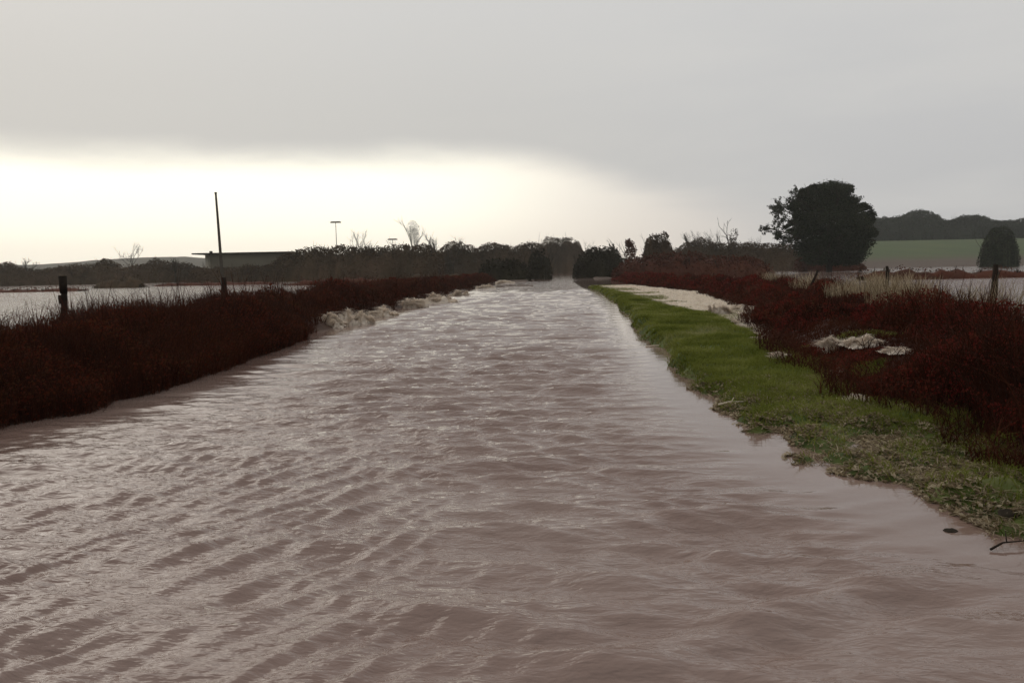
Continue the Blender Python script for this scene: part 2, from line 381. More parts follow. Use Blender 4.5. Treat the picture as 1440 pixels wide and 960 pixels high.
i = np.arange((nr_ - 1) * (nt_ - 1)); a = (i // (nt_ - 1)) * nt_ + i % (nt_ - 1)
Fc = np.stack([a, a + nt_, a + nt_ + 1, a + 1], 1)
c0 = len(V); V = np.concatenate([V, [[0, 0, 0]]])
# hub below the camera
hub = np.stack([np.arange(0, nt_ - 2, 2), np.arange(1, nt_ - 1, 2), np.arange(2, nt_, 2), np.full(len(np.arange(2, nt_, 2)), c0)], 1)
Fc = np.concatenate([Fc, hub])
wo_ = mesh_np('flood_water', V, Fc, wm, None, {'chop': np.concatenate([chop.ravel(), [.5]])}, True); tag(wo_, kind='structure')
print('water verts', len(V))

# ------------------------------------------------------------------ pale distant hills on the left
def hills():
    g = Geo(); px = np.linspace(-420, 1000, 220)
    top = np.interp(px, [-420, 0, 60, 130, 200, 260, 330, 400, 470, 560, 640, 720, 800, 1000], [366, 373, 372, 366, 362, 361, 366, 364, 358, 358, 354, 355, 358, 371])
    rows = []
    for j, s in enumerate((0, .35, .7, 1.0, .9)):
        P = np.array([atd(p, t_, 880) for p, t_ in zip(px, top)])
        zt = P[:, 2] + 1.2 * (fbm(px * .03, px * 0 + 3, 5) - .47)
        Q = P.copy(); sc = (780 + 25 * j) / 880; Q[:, 0] *= sc; Q[:, 1] *= sc; Q[:, 2] = -.8 + (zt * sc + .8) * s; rows.append(Q)
    V = np.concatenate(rows); m_ = len(px); i = np.arange(4 * (m_ - 1)); a = (i // (m_ - 1)) * m_ + i % (m_ - 1)
    tag(mesh_np('hills', V, np.stack([a, a + 1, a + 1 + m_, a + m_], 1), m_hill, None, {'rnd': rng.random(len(V))}, True), kind='structure')
hills()

# ------------------------------------------------------------------ haze
hb = Geo(); box(hb, -1010, 1010, -1010, 1010, -1.5, 40)
hm = bpy.data.materials.new('haze_air'); hm.use_nodes = True; t = hm.node_tree; t.nodes.remove(t.nodes['Principled BSDF'])
pv = t.nodes.new('ShaderNodeVolumePrincipled'); pv.inputs['Color'].default_value = (.93, .92, .88, 1); pv.inputs['Density'].default_value = .00028
pv.inputs['Anisotropy'].default_value = .5
t.links.new(pv.outputs[0], t.nodes['Material Output'].inputs['Volume'])
tag(hb.build('haze', hm), kind='stuff')

# ------------------------------------------------------------------ bramble hedges along both sides
def scatter(y0, y1, n, inner, sign, width):
    y = np.exp(rng.uniform(np.log(y0), np.log(y1), n)); v = rng.random(n) * width
    u_ = inner(y) + sign * v; return u_ + SL * y, y, v
m_leafr = mat('maroon_bramble_leaf', [(.014, .008, .005), (.085, .012, .009), (.145, .018, .013), (.10, .032, .016), (.07, .040, .020)], nscale=.55, trans=.4)
def hedge(inner, sign, y0, y1, n_st, n_lf, label, hfun, width=2.9, lm=None):
    root = empty('bramble_hedge', (0, 0, 0), label=label, cat='hedge')
    # twiggy woody mass
    g = Geo()
    x, y, v = scatter(y0, y1, n_st, inner, sign, width)
    prof = .45 + .55 * sm(0, 1.0, v)
    h = hfun(x, y) * prof * rng.uniform(.55, 1.05, len(y)); z = ground(x, y) - .03
    h = np.maximum(h - z, .1)
    stems(g, np.stack([x, y, z], 1), h, .006 + .0011 * y, lean=.30, droop=.10, seg=4)
    k = n_st // 12; x, y, v = scatter(y0, y1, k, lambda q: inner(q) - sign * .45, sign, .6); q = ground(x, y) > -.12; x, y = x[q], y[q]
    stems(g, np.stack([x, y, np.maximum(ground(x, y), -.03)], 1), rng.uniform(.08, .42, len(y)), .005 + .001 * y, lean=.8, droop=.3, seg=3)
    # long arching canes
    k = n_st // 25; x, y, v = scatter(y0, y1, k, inner, sign, width)
    stems(g, np.stack([x, y, ground(x, y)], 1), hfun(x, y) * rng.uniform(.9, 1.5, k), .008 + .0007 * y, lean=.9, droop=.45, seg=6)
    k = 9000; x, y, v = scatter(y0, 70, k, inner, sign, width); q = (fbm(x * 1.5, y * 1.5, 91) > .54) & (v > .8); x, y = x[q], y[q]
    stems(g, np.stack([x, y, ground(x, y)], 1), (hfun(x, y) - ground(x, y)) * rng.uniform(1.0, 1.45, len(y)), .006 + .0012 * y, lean=.18, droop=.05, seg=4)
    g.build('stems', m_stem, root)
    g = Geo(); x, y, v = scatter(y0, y1, n_lf, inner, sign, width)
    cl = fbm(x * 2.1, y * 2.1, 31); keep = cl > .36; x, y, v = x[keep], y[keep], v[keep]
    H_ = hfun(x, y) * (.34 + .60 * sm(0, 1.1, v)) * (.62 + .62 * (fbm(x * 1.1, y * 1.1, 77)))
    z = ground(x, y) + (H_ - ground(x, y)) * rng.random(len(y)) ** .55
    leaves(g, np.stack([x, y, z], 1), .013 + .0024 * y, up=.3)
    g.build('leaves', lm or m_leaf, root)
    return root
def bushy(x, y, s): q = fbm(x * .85, y * .55, s, 2) / .72; return .48 + .62 * sm(.15, .95, q) + .25 * (fbm(x * 3, y * 2.2, s + 3, 2) - .36)
hL = lambda x, y: 1.25 * (.72 * bushy(x, y, 50) + .26) - .12 * sm(30, 60, y) + .12
def hR(x, y):
    v = uof(x, y) - fH(y)
    opening = sm(9.2, 10.2, y) * (1 - sm(16, 18, y)) * (1 - sm(1.7, 2.3, v))      # trampled opening in the near side
    return (1.16 * bushy(x, y, 60) + .02 - .12 * sm(9, 14, y)) * (1 - .66 * opening)
hedge(lambda y: fL(y) + .1 + .8 * (fbm(y * .8, y * 0, 5, 3) - .5) * sm(4, 9, y) - 1.0 * sm(17, 23, y), -1, 4.5, 100, 95000, 190000, 'low dark russet bramble hedge lining the left bank of the flooded road', hL)
hedge(lambda y: fH(y) + .1 + .9 * (fbm(y * .8, y * 0 + 3, 15, 2) - .3), 1, 3.2, 100, 95000, 210000, 'low deep red bramble hedge beyond the green verge on the right', hR, 3.2, m_leafr)

# ------------------------------------------------------------------ grass of the verge
g = Geo(); n_ = 200000
y = np.exp(rng.uniform(np.log(3.2), np.log(75), n_)); r0 = fR(y) - .25; r1 = np.maximum(fV(y), fR(y) + .3) + .5 + 2.2 * sm(.42, .75, fbm(y * .6, y * 0 + 8, 2, 3))
x = SL * y + r0 + (r1 - r0) * rng.random(n_); z = ground(x, y)
lush = fbm(x * .9, y * .9, 90) - .1 + .35 * sm(5, 10, y); k = (z > -.015) & (rng.random(n_) < lush * 1.5 * sm(-.02, .06, z) + .05)
k &= rng.random(n_) > .8 * (1 - sm(5.8, 9.5, y)) * (1 - sm(.5, 1.4, uof(x, y) - fR(y)))
x, y, z = x[k], y[k], z[k]
stems(g, np.stack([x, y, z - .01], 1), rng.uniform(.03, .10, len(y)) * (1 + .6 * fbm(x * 2, y * 2, 8)), .004 + .0010 * y, lean=.8, droop=.3, seg=2, rnd=np.clip(rng.random(len(y)) * .55 + 1.3 * (fbm(x * 1.3, y * .8, 44) - .42) + .12 * sm(8, 15, y) + .1, 0, 1))
tag(g.build('verge_grass', m_grass), 'short green grass on the wet verge right of the road', 'grass', kind='stuff')
g = Geo(); n_ = 30000
y = np.exp(rng.uniform(np.log(17), np.log(70), n_)); x = SL * y + fV(y) + (fH(y) + .3 - fV(y)) * rng.random(n_); z = ground(x, y); k = (z > -.02) & (a_bed(x, y, z) > rng.random(n_) * .7)
x, y, z = x[k], y[k], z[k]
stems(g, np.stack([x, y, z], 1), rng.uniform(.03, .12, len(y)), .004 + .0011 * y, lean=2.2, droop=.4, seg=3)
tag(g.build('bleached_grass_bed', m_pale), 'cream bed of flattened bleached grass between the green verge and the red hedge', 'dead grass', kind='stuff')
g = Geo(); n_ = 30000
y = np.exp(rng.uniform(np.log(11), np.log(40), n_)); x = SL * y + fH(y) + rng.uniform(2.4, 4.6, n_); q = (fbm(x * .8, y * .35, 55) > .50) & (x / y > .28); x, y = x[q], y[q]
stems(g, np.stack([x, y, ground(x, y) - .02], 1), rng.uniform(.6, 1.42, len(y)) * (.6 + .7 * fbm(x * 1.1, y * .8, 56)) - ground(x, y), .005 + .0009 * y, lean=.22, droop=.1, seg=4)
tag(g.build('pale_reeds', m_dead), 'ragged pale reeds sticking up behind the right hedge near the fence posts', 'reeds', kind='stuff')
# dead drowned grass at the margins
g = Geo(); n_ = 70000
y = np.exp(rng.uniform(np.log(3.4), np.log(60), n_)); x = SL * y + fR(y) + rng.uniform(-.4, 1.9, n_); z = ground(x, y)
k = (z > -.06) & (z < .10 + .12 * (1 - sm(6, 12, y))) & (fbm(x * 2.4, y * 2.4, 12) > .45 - .10 * (1 - sm(5, 10, y))); x, y, z = x[k], y[k], z[k]
stems(g, np.stack([x, y, np.maximum(z, -.01)], 1), rng.uniform(.02, .07, len(y)), .006 + .0009 * y, lean=1.9, droop=.5, seg=3)
tag(g.build('drowned_grass', m_dead), 'flattened pale grass along the water margin of the right verge', 'dead grass', kind='stuff')

g = Geo(); n_ = 30000
y = np.exp(rng.uniform(np.log(3.4), np.log(10), n_)); x = SL * y + fR(y) + rng.uniform(-.5, 1.8, n_); z = ground(x, y)
k = (z > -.07) & (z < .22) & (fbm(x * 3.1, y * 3.1, 18) > .42); x, y, z = x[k], y[k], z[k]
leaves(g, np.stack([x, y, np.maximum(z, 0) + .008], 1), .022 + .002 * y, up=2.5, asp=1.6)
tag(g.build('washed_up_litter', m_dead), 'pale washed up leaf litter and silt at the near end of the right verge', 'leaf litter', kind='stuff')

# ------------------------------------------------------------------ bleached grass clumps
def clump(px, py, wpx, hpx, label, group, mt=None, zz=0.0):
    p = at(px, py, zz); D = p[1]; gz = max(float(ground(p[0], p[1])), -.02) + (.06 if zz else 0); W = wpx * D / F * .5; Hh = hpx * D / F
    root = empty('grass_clump', (p[0], p[1], gz), label=label, cat='grass clump', group=group)
    # hummock of matted stalks, longer along the bank
    def bump_at(X_, Y_):
        q = np.clip(1 - (X_ / W) ** 2 - (Y_ / (W * 1.1)) ** 2, 0, 1); return Hh * .62 * q ** .6 * (-.75 + 3.0 * fbm(X_ / W * 3.2 + px, Y_ / W * 3.2 + py, 4, 4)) - .04
    q_ = np.linspace(-1.05, 1.05, 30); XX, YY = np.meshgrid(q_ * W, q_ * W * 1.1); V = np.stack([XX, YY, bump_at(XX, YY)], 2).reshape(-1, 3)
    i = np.arange(29 * 29); a = (i // 29) * 30 + i % 29; g = Geo(); V += rng.normal(size=V.shape) * Hh * .05; g.add(V, np.stack([a, a + 1, a + 31, a + 30], 1), rng.random(len(V))); g.build('mat', mt or m_pale, root)
    g = Geo()
    for _ in range(9):
        n_ = 330; a0, r0 = rng.uniform(0, 6.28), math.sqrt(rng.random()) * .85; cx, cy = W * r0 * math.cos(a0), W * 1.1 * r0 * math.sin(a0)
        a = rng.uniform(0, 6.28, n_); r_ = np.sqrt(rng.random(n_)) * W * .22; X_, Y_ = cx + r_ * np.cos(a), cy + r_ * np.sin(a)
        stems(g, np.stack([X_, Y_, bump_at(X_, Y_)], 1), rng.uniform(.25, .7, n_) * Hh * rng.uniform(.6, 1.1), np.full(n_, .004 + .0010 * D), lean=1.1, droop=.7, seg=4, ang=a + rng.normal(size=n_) * .4)
    g.build('stalks', mt or m_pale, root)
GL = 'bleached grass clumps along the left water edge'
for a in [(458, 460, 34, 20, 'bleached grass clump nearest the camera at the left water edge, next to the dark brambles'),
          (492, 455, 46, 24, 'widest bleached grass clump on the left water edge, second from the near end'),
          (532, 444, 44, 16, 'low stretched bleached grass clump third along the left water edge'),
          (580, 432, 30, 16, 'rounded bleached grass clump halfway along the left water edge'),
          (612, 426, 44, 14, 'long bleached grass clump past the halfway point of the left water edge'),
          (642, 415, 22, 9, 'small bleached grass clump sixth along the left water edge'),
          (678, 405, 24, 7, 'little bleached grass clump seventh along the left water edge, far off'),
          (704, 398, 26, 5, 'farthest tiny bleached grass clump where the left edge meets the far trees')]:
    clump(a[0] + 5, a[1], a[2] * 1.25, a[3] * 1.05, a[4], GL)
GR = 'bleached grass clumps between the verge and the right hedge'
for a in [(1008, 446, 34, 18, 'bleached tufted clump at the near end of the calm ditch pool'),
          (1030, 462, 44, 12, 'flat yellowish clump below the end of the ditch pool'),
          (1062, 482, 34, 10, 'bleached clump between green verge and red hedge, upper of a close pair'),
          (1068, 494, 30, 8, 'bleached clump between green verge and red hedge, lower of a close pair'),
          (1046, 440, 40, 10, 'sparse pinkish clump against the foot of the red hedge by the pool')]:
    clump(*a[:5], GR)
for a in [(1166, 474, 34, 22, 'bleached tuft at the left end of the opening in the right hedge'),
          (1215, 478, 56, 18, 'widest pale flattened clump in the opening of the right hedge'),
          (1262, 490, 40, 10, 'thin pale clump at the right end of the opening in the right hedge')]:
    clump(*a[:5], GR, zz=.4)
for a in [(1096, 508, 30, 9, 'small bleached tuft at the hedge foot right of the close pair of clumps'),
          (1180, 516, 34, 9, 'bleached tuft where the verge meets the opening in the right hedge'),
          (1205, 556, 40, 9, 'nearest bleached tuft at the foot of the right hedge')]:
    clump(*a[:5], GR, zz=.15)

# ------------------------------------------------------------------ posts, pole, mast
def post(px, ptop, D, rad, lean, label, group='weathered fence posts', name='fence_post', knob=False):
    p = atd(px, ptop, D); gz = float(ground(p[0], D)); h = p[2] - gz + .3
    root = empty(name, (p[0], D, gz), label=label, cat='post', group=group)
    g = Geo(); m_ = 8; ts = np.linspace(0, 1, m_); P = np.stack([lean * (ts - 1) * h, 0 * ts, -.3 + h * ts], 1); P[:, 0] += .012 * np.sin(ts * 9)
    rd = rad * (1 + .12 * np.sin(ts * 13 + px)) ; rd[-1] *= .82
    tube(g, P, rd, 8, .4); g.build('stake', m_wood, root)
    if knob:
        g = Geo(); tube(g, [(lean * -.12 * h, 0, h * .80 - .3), (lean * -.12 * h, 0, h * 1.0 - .3)], [rad * 1.15, rad * 1.3], 8, .2)
        tube(g, [(-rad * .9, -rad * .8, h * .68 - .3), (-rad * 1.1, -rad * .6, h * .78 - .3)], [rad * .5, rad * .6], 6, .7); g.build('bracket', m_wood, root)
post(88, 388, 13.5, .052, .01, 'thick dark fence post with a bulky top rising from the left brambles', knob=True)
post(314, 390, 20, .075, .0, 'short stout post in front of the foot of the tall pole')
post(1400, 372, 15, .06, .03, 'stoutest dark post over the right hedge, near the right edge of the picture')
post(1247, 374, 22, .045, -.05, 'slim dark post standing in the middle of the right hedge')
post(1150, 380, 26, .045, .42, 'stick leaning strongly to the right above the right hedge', name='leaning_stake')
D = 56; p = atd(305.5, 272, D); base = ground(p[0], D)
# tall pole
pl = empty('utility_pole', (p[0] + .05, D, float(base)), label='tall thin bare wooden pole standing in the flooded field on the left', cat='pole')
g = Geo(); ts = np.linspace(0, 1, 9); hh = p[2] - float(base) + .5
tube(g, np.stack([-.16 * ts ** 1.5, 0 * ts, -.5 + hh * ts], 1), np.linspace(.13, .07, 9), 10, .5); g.build('shaft', m_pole, pl)
g = Geo(); tube(g, [(-.16, 0, hh - .5), (-.16, 0, hh - .42)], [.11, .07], 10, .2); g.build('cap', m_roof, pl)

def mast(px, ptop, pbase, D, wpx, label):
    p = atd(px, ptop, D); x0 = p[0]; gz = float(ground(x0, D)); h = p[2] - gz
    root = empty('lamp_mast', (x0, D, gz), label=label, cat='lamp mast', group='flat-headed lamp masts beyond the far hedge')
    g = Geo(); tube(g, [(0, 0, -.3), (0, 0, h * .5), (0, 0, h)], [.16, .11, .08], 8, .5); g.build('shaft', m_metal, root)
    W = wpx * D / F * .5; g = Geo(); box(g, -W, W, -.35, .35, h - .02, h + .16); box(g, -W * .8, W * .8, -.28, .28, h + .163, h + .30); g.build('lamp_head', m_roof, root)
    g = Geo(); box(g, -W * .9, W * .9, -.3, .3, h - .09, h - .023); g.build('diffuser', m_metal, root)
mast(472, 313, 347, 210, 15, 'thin lamp mast with a flat wide head rising above the far hedge on the left')
mast(552, 337, 346, 230, 14, 'shorter lamp mast whose flat head just clears the hedge left of the pale tree')

# ------------------------------------------------------------------ low flat-roofed building on the left
D = 158; pa, pb = atd(285, 362, D), atd(408, 362, D); gz = float(ground((pa[0] + pb[0]) / 2, D)); rz_ = atd(300, 356.5, D)[2]
bd = empty('low_building', (pa[0], D, gz), label='long low flat-roofed building behind the flooded field on the left', cat='building')
Lb = pb[0] - pa[0]; hb_ = rz_ - gz
g = Geo(); box(g, 1.5, Lb, 0, 9, -.5, hb_ - .14); g.build('wall', m_wall, bd)
g = Geo(); box(g, .1, 1.35, 1, 8, -.5, hb_ - .14); g.build('end_bay', m_wall2, bd)
rf_ = Geo(); box(rf_, -1.9, Lb + .4, -.8, 9.8, hb_ - .137, hb_ + .12); rf = rf_.build('roof', m_roof, bd)
g = Geo(); box(g, .25, .75, 3, 3.5, hb_ + .123, hb_ + .6); g.build('chimney', m_roof, rf)
# ------------------------------------------------------------------ hedgerows and trees in the distance
def hedgerow(name, sil, D, thick, label, mt, lsize=.34, dens=120, base=None, cat='hedgerow', rough_=.5, twigs=True):
    px = np.array([s[0] for s in sil], float); py = np.array([s[1] for s in sil], float)
    x0, x1 = atd(px[0], py[0], D)[0], atd(px[-1], py[-1], D)[0]; Wd = x1 - x0; m_ = max(4, int(Wd / 1.5))
    root = empty(name, ((x0 + x1) / 2, D, float(ground((x0 + x1) / 2, D))), label=label, cat=cat); ox, oz = root.location.x, root.location.z
    zt = np.array([atd(a, b__, D)[2] for a, b__ in sil]); xt = np.array([atd(a, b__, D)[0] for a, b__ in sil])
    A = Wd * (zt.mean()); n_ = int(A * dens)
    x = rng.uniform(x0, x1, n_); top = np.interp(x, xt, zt) + rough_ * (fbm(x * .5, x * 0 + D, 5) - .55) * 1.6
    tt = rng.random(n_); z0 = ground(x, x * 0 + D) if base is None else base + 0 * x
    tw = min(3.0, Wd * .22); tap = lambda q: np.sqrt(np.clip(np.minimum(q - x0, x1 - q) / tw, 0, 1)) ** .55
    top = z0 + (top - z0) * (.25 + .75 * tap(x))
    # rounded section: wide low down, narrow on top, clumpy
    fz = tt ** .75; yy = D + (rng.random(n_) - .5) * thick * np.sqrt(np.clip(1.04 - fz ** 2, 0, 1))
    top = top + rough_ * 2.2 * (fbm(x * .45 + yy * .3, x * 0 + yy * .25, 15, 2) - .4) + rough_ * 1.1 * (fbm(x * 1.5, yy * .9, 25, 3) - .47)
    z = z0 + (top - z0) * fz + rng.normal(size=n_) * lsize * .5 * fz
    cl = fbm(x * .55 + yy * .9, z * .75 + yy * .7, 66); k = (cl > .36) | (fz < .82); 
    P = np.stack([x, yy, z], 1)[k] - np.array([ox, D, oz])
    g = Geo(); leaves(g, P, lsize, up=.5); g.build('foliage', mt, root)
    nx_ = max(24, int(Wd / .8)); xs_ = np.linspace(x0 + tw * .35, x1 - tw * .35, nx_); zb = ground(xs_, xs_ * 0 + D) if base is None else base + 0 * xs_
    zt_ = zb + (np.interp(xs_, xt, zt) - zb) * (.25 + .75 * tap(xs_)) * .86 - rough_ * .5 + .3 * rough_ * rng.normal(size=nx_); zt_ = np.maximum(zt_, zb + .2); prof_ = [(-.42, -.3), (-.36, .45), (-.2, .85), (0, 1), (.2, .85), (.36, .45), (.42, -.3)]
    Vc = np.stack([np.stack([xs_ - ox + rng.normal(size=nx_) * .1, a * thick * (1 + .12 * rng.normal(size=nx_)), zb - oz + (zt_ - zb) * f * (1 + .05 * rng.normal(size=nx_))], 1) for a, f in prof_], 1).reshape(-1, 3)
    i = np.arange((nx_ - 1) * 6); a = (i // 6) * 7 + i % 6; gc = Geo(); gc.add(Vc, np.stack([a, a + 1, a + 8, a + 7], 1), rng.random(len(Vc))); gc.build('inner_growth', mt, root)
    g = Geo(); tips = []
    tube(g, [(x0 + .5 - ox, 0, -.35), (0, .1, -.4), (x1 - .5 - ox, 0, -.35)], [.12, .16, .12], 5)
    for i_ in range(min(m_, 40)):
        xx = rng.uniform(x0, x1); zz = float(np.interp(xx, xt, zt)); gb = float(ground(xx, D)) if base is None else base
        hgt = (zz - gb)
        branch(g, np.array([xx - ox, rng.uniform(-.3, .3) * thick, gb - oz - .2]), np.array([rng.normal() * .1, 0, 1.]), hgt * .55, .10, 2, .45, .35)
    g.build('stems', m_bark, root); return root
def S(*a): return list(zip(a[::2], a[1::2]))
hedgerow('hedgerow', S(-260,376, -120,370, -60,376, 0,371, 10,367, 22,374, 45,379, 60,379, 85,375, 110,372, 132,371, 148,362, 160,369, 175,372, 198,371, 222,364, 240,370, 262,368, 285,373), 172, 8,
         'grey brown hedgerow across the far side of the flooded field at far left', m_hedge)
hedgerow('hedgerow', S(270,372, 300,378, 340,374, 380,372, 400,357, 415,353, 432,349, 440,346, 458,348, 475,346, 500,347, 530,346, 560,344, 600,345, 625,346), 148, 9,
         'tall brown hedgerow right of the flat roofed building', m_hedge)
hedgerow('hedgerow', S(610,346, 625,343, 640,340, 655,343, 672,349, 682,344, 700,341, 715,344, 722,348, 732,344, 748,342, 765,344, 775,346), 190, 10,
         'round-topped brown hedgerow left of the point where the road ends', m_hedge)
hedgerow('copse', S(752,346, 762,340, 768,333, 774,333, 786,335, 806,335, 814,340, 820,352, 828,356), 262, 12,
         'flat topped thicket closing the view at the end of the flooded road', m_hedge, cat='copse', rough_=.3)
hedgerow('dark_bush', S(742,360, 750,355, 766,355, 775,360), 125, 5, 'near black square bush beside the far end of the road, left side', m_hdark, cat='bush', rough_=.2)
hedgerow('hedgerow', S(672,372, 685,366, 700,362, 720,366, 745,370), 112, 4, 'low dark hedge between the left water edge and the near black bush', m_hdark, cat='hedgerow', rough_=.2)
hedgerow('hedgerow', S(806,366, 815,356, 826,350, 838,347, 846,349, 852,345, 864,343, 870,350, 878,362), 128, 6, 'dark round bushy hedge where the road ends, right side', m_hdark, rough_=.3)
hedgerow('thicket', S(862,372, 880,362, 905,359, 930,356, 960,355, 1000,358, 1040,361, 1080,364), 112, 8, 'long reddish thicket behind the right hedge and the ditch pool', m_hred, cat='thicket', rough_=.25)
hedgerow('hedgerow', S(938,352, 955,348, 962,342, 975,338, 985,334, 995,337, 1005,341, 1020,342, 1040,340, 1060,341, 1090,343, 1130,344), 200, 9,
         'grey brown hedgerow left of the big dark tree', m_hedge)
hedgerow('hedgerow', S(1120,352, 1135,358, 1165,362, 1190,365, 1215,368), 165, 5, 'low brown hedge at the foot of the big dark tree', m_hred, rough_=.2)
hedgerow('scrub_strip', S(395,397, 420,391, 445,389, 470,390, 500,387, 530,389, 560,388, 585,391), 108, 3, 'low brown scrub standing in the left flood at the foot of the tall hedgerow', m_hred, cat='scrub', rough_=.5, lsize=.2, dens=60)
hedgerow('scrub_strip', S(560,388, 585,383, 610,385, 640,382, 668,384, 690,381), 122, 3, 'low brown scrub strip between thin bands of flood water left of the road end', m_hedge, cat='scrub', rough_=.35, lsize=.2, dens=60)
hedgerow('scrub_strip', S(130,398, 145,388, 158,386, 170,392, 184,384, 196,388, 205,398), 118, 3, 'small brown scrub island in the left flood right of the thick fence post', m_hedge, cat='scrub', rough_=.5, lsize=.2, dens=70)
hedgerow('scrub_strip', S(1195,381, 1215,374, 1240,377, 1270,371, 1300,376, 1340,373, 1375,378, 1400,374, 1460,376, 1520,380), 72, 3, 'broken brown scrub in the flooded field behind the right hedge', m_hred, cat='scrub', rough_=.55, lsize=.16, dens=60)
hedgerow('scrub_strip', S(-180,408, -60,405, 30,403, 60,404, 100,401, 128,403), 96, 4, 'long low brown scrub strip behind the thick fence post at the left edge', m_hred, cat='scrub', rough_=.3, lsize=.2, dens=60)
hedgerow('scrub_strip', S(212,399, 240,396, 262,394, 290,396, 330,394, 360,393, 392,394), 128, 4, 'long low brown scrub strip in the flood below the flat roofed building', m_hred, cat='scrub', rough_=.3, lsize=.2, dens=60)
def hill_z(px, D): p = atd(px, 350, D); return float(ground(p[0], D))
hedgerow('woodland_edge', S(1205,310, 1225,306, 1240,307, 1262,306, 1274,301, 1284,297, 1293,295, 1304,297, 1316,303, 1324,307, 1340,310, 1352,305, 1365,303, 1380,304, 1390,309, 1402,312, 1440,308, 1500,300, 1600,306, 1700,304), 425, 18,
         'dark green line of trees along the top of the pasture on the right', m_wdark, lsize=.75, dens=30, base=hill_z(1330, 425) - 1, cat='tree line', rough_=1.2)
hedgerow('dark_bush', S(1385,334, 1389,324, 1398,321, 1412,319, 1422,322, 1427,332), 190, 7, 'blackish green round bush in front of the pasture at the right edge', m_ever, cat='bush', rough_=.35, dens=170)

def tree(px, ptop, wpx, D, label, mt, pbase=None, cats='tree', dens=1.0, lsize=.3, name='tree', lobes=None, group=None, see=0.0, bark=None):
    p = atd(px, ptop, D); gz = float(ground(p[0], D)); h = p[2] - gz; W = wpx * D / F
    root = empty(name, (p[0], D, gz), label=label, cat=cats, group=group)
    g = Geo(); tips = []
    branch(g, np.array([0, 0, -.2]), np.array([0., 0, 1.]), h * (.5 if bark is None else .42), max(.12, h * .02), 3, .5 if bark is None else .25, .2, tips, 6)
    g.build('trunk', bark or m_bark, root)
    g = Geo(); lobes = lobes or [(rng.uniform(-.28, .28) * W, rng.uniform(-.28, .28) * W, h * rng.uniform(.42, .86), W * rng.uniform(.18, .28), h * .13) for _ in range(14)] + [(0, 0, h * .62, W * .36, h * .34)]
    for (cx, cy, cz, rx, rz_) in lobes:
        n_ = int(dens * 60 * rx * rx * max(1, rz_ / rx)) + 40; v = rng.normal(size=(n_, 3)); v /= np.linalg.norm(v, axis=1)[:, None]; v *= (rng.random(n_) ** .45)[:, None]
        P = v * np.array([rx, rx, rz_]) + np.array([cx, cy, cz]); keep = fbm(P[:, 0] * 1.1 + P[:, 1], P[:, 2] * 1.2 + 9, 3) > .36 + see
        leaves(g, P[keep], lsize, up=.5)
    g.build('crown', mt, root); return root
def bare(px, ptop, D, label, spread=.55, lean=0, thick=.12, group=None, name='bare_tree', depth=4, sc=.42):
    p = atd(px, ptop, D); gz = float(ground(p[0], D)); h = p[2] - gz
    root = empty(name, (p[0], D, gz), label=label, cat='tree', group=group)
    g = Geo(); tube(g, [(0, 0, -.3), (.05, 0, h * .2), (lean * .1 * h, 0, h * .4)], [thick * 1.4, thick * 1.1, thick], 6); g.build('trunk', m_bark, root)
    g = Geo()
    for i_ in range(4): branch(g, np.array([lean * .1 * h, 0, h * (.34 + .02 * i_)]), np.array([lean + rng.normal() * .4, rng.normal() * .4, 1.]), h * sc * .7, thick * .8, depth - 1, spread, .25)
    g.build('branches', m_bark, root)
bare(506, 324, 170, 'leafless tree with spreading limbs just right of the lamp mast')
bare(183, 342, 190, 'leafless tree on the skyline between the left fence post and the building')
bare(38, 362, 180, 'small leafless tree on the skyline left of the fence post')
bare(612, 333, 175, 'small dense leafless tree right of the pale faint tree', thick=.2)
bare(826, 341, 150, 'wispy leafless tree above the dark bushes right of the road end', thick=.07)
bare(974, 323, 205, 'leafless tree with a rounded head left of the columnar tree', thick=.2)
bare(1000, 328, 215, 'broad leafless tree between the rounded tree and the columnar tree', thick=.16)
bare(1058, 334, 230, 'faint leafless tree just left of the big dark tree', thick=.1)
bare(245, 362, 165, 'leafless bush close to the left end of the building', thick=.1)
tree(572, 340, 14, 165, 'small mushroom-shaped tree on the far hedge below the faint pale tree', m_hedge)
tree(637, 337, 15, 185, 'little round dark tree topping the far hedge left of the road', m_hedge)
tree(886, 334, 24, 150, 'round-headed russet tree standing alone right of the road end', m_hred)
hedgerow('brown_tree', S(904,345, 908,333, 915,327, 925,331, 935,327, 942,333, 947,346), 160, 4, 'broad brown flat-headed tree rising from the left part of the russet thicket', m_hedge, cat='tree', rough_=.4)
tree(1031, 316, 15, 205, 'narrow columnar brown tree rising highest left of the big dark tree', m_hedge, lobes=None)
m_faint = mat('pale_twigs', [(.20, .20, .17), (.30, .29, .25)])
p = atd(580, 309, 420); gz = float(ground(p[0], 420)); h = p[2] - gz
tree(580, 309, 20, 420, 'faint pale grey tree tapering downwards above the far hedge', m_faint, lsize=.32, dens=1.7, see=-.02, bark=m_faint,
     lobes=[(0, 0, h * .82, 4.0, h * .17), (1.2, 0, h * .66, 2.9, h * .16), (1.6, 0, h * .5, 2.0, h * .14)])
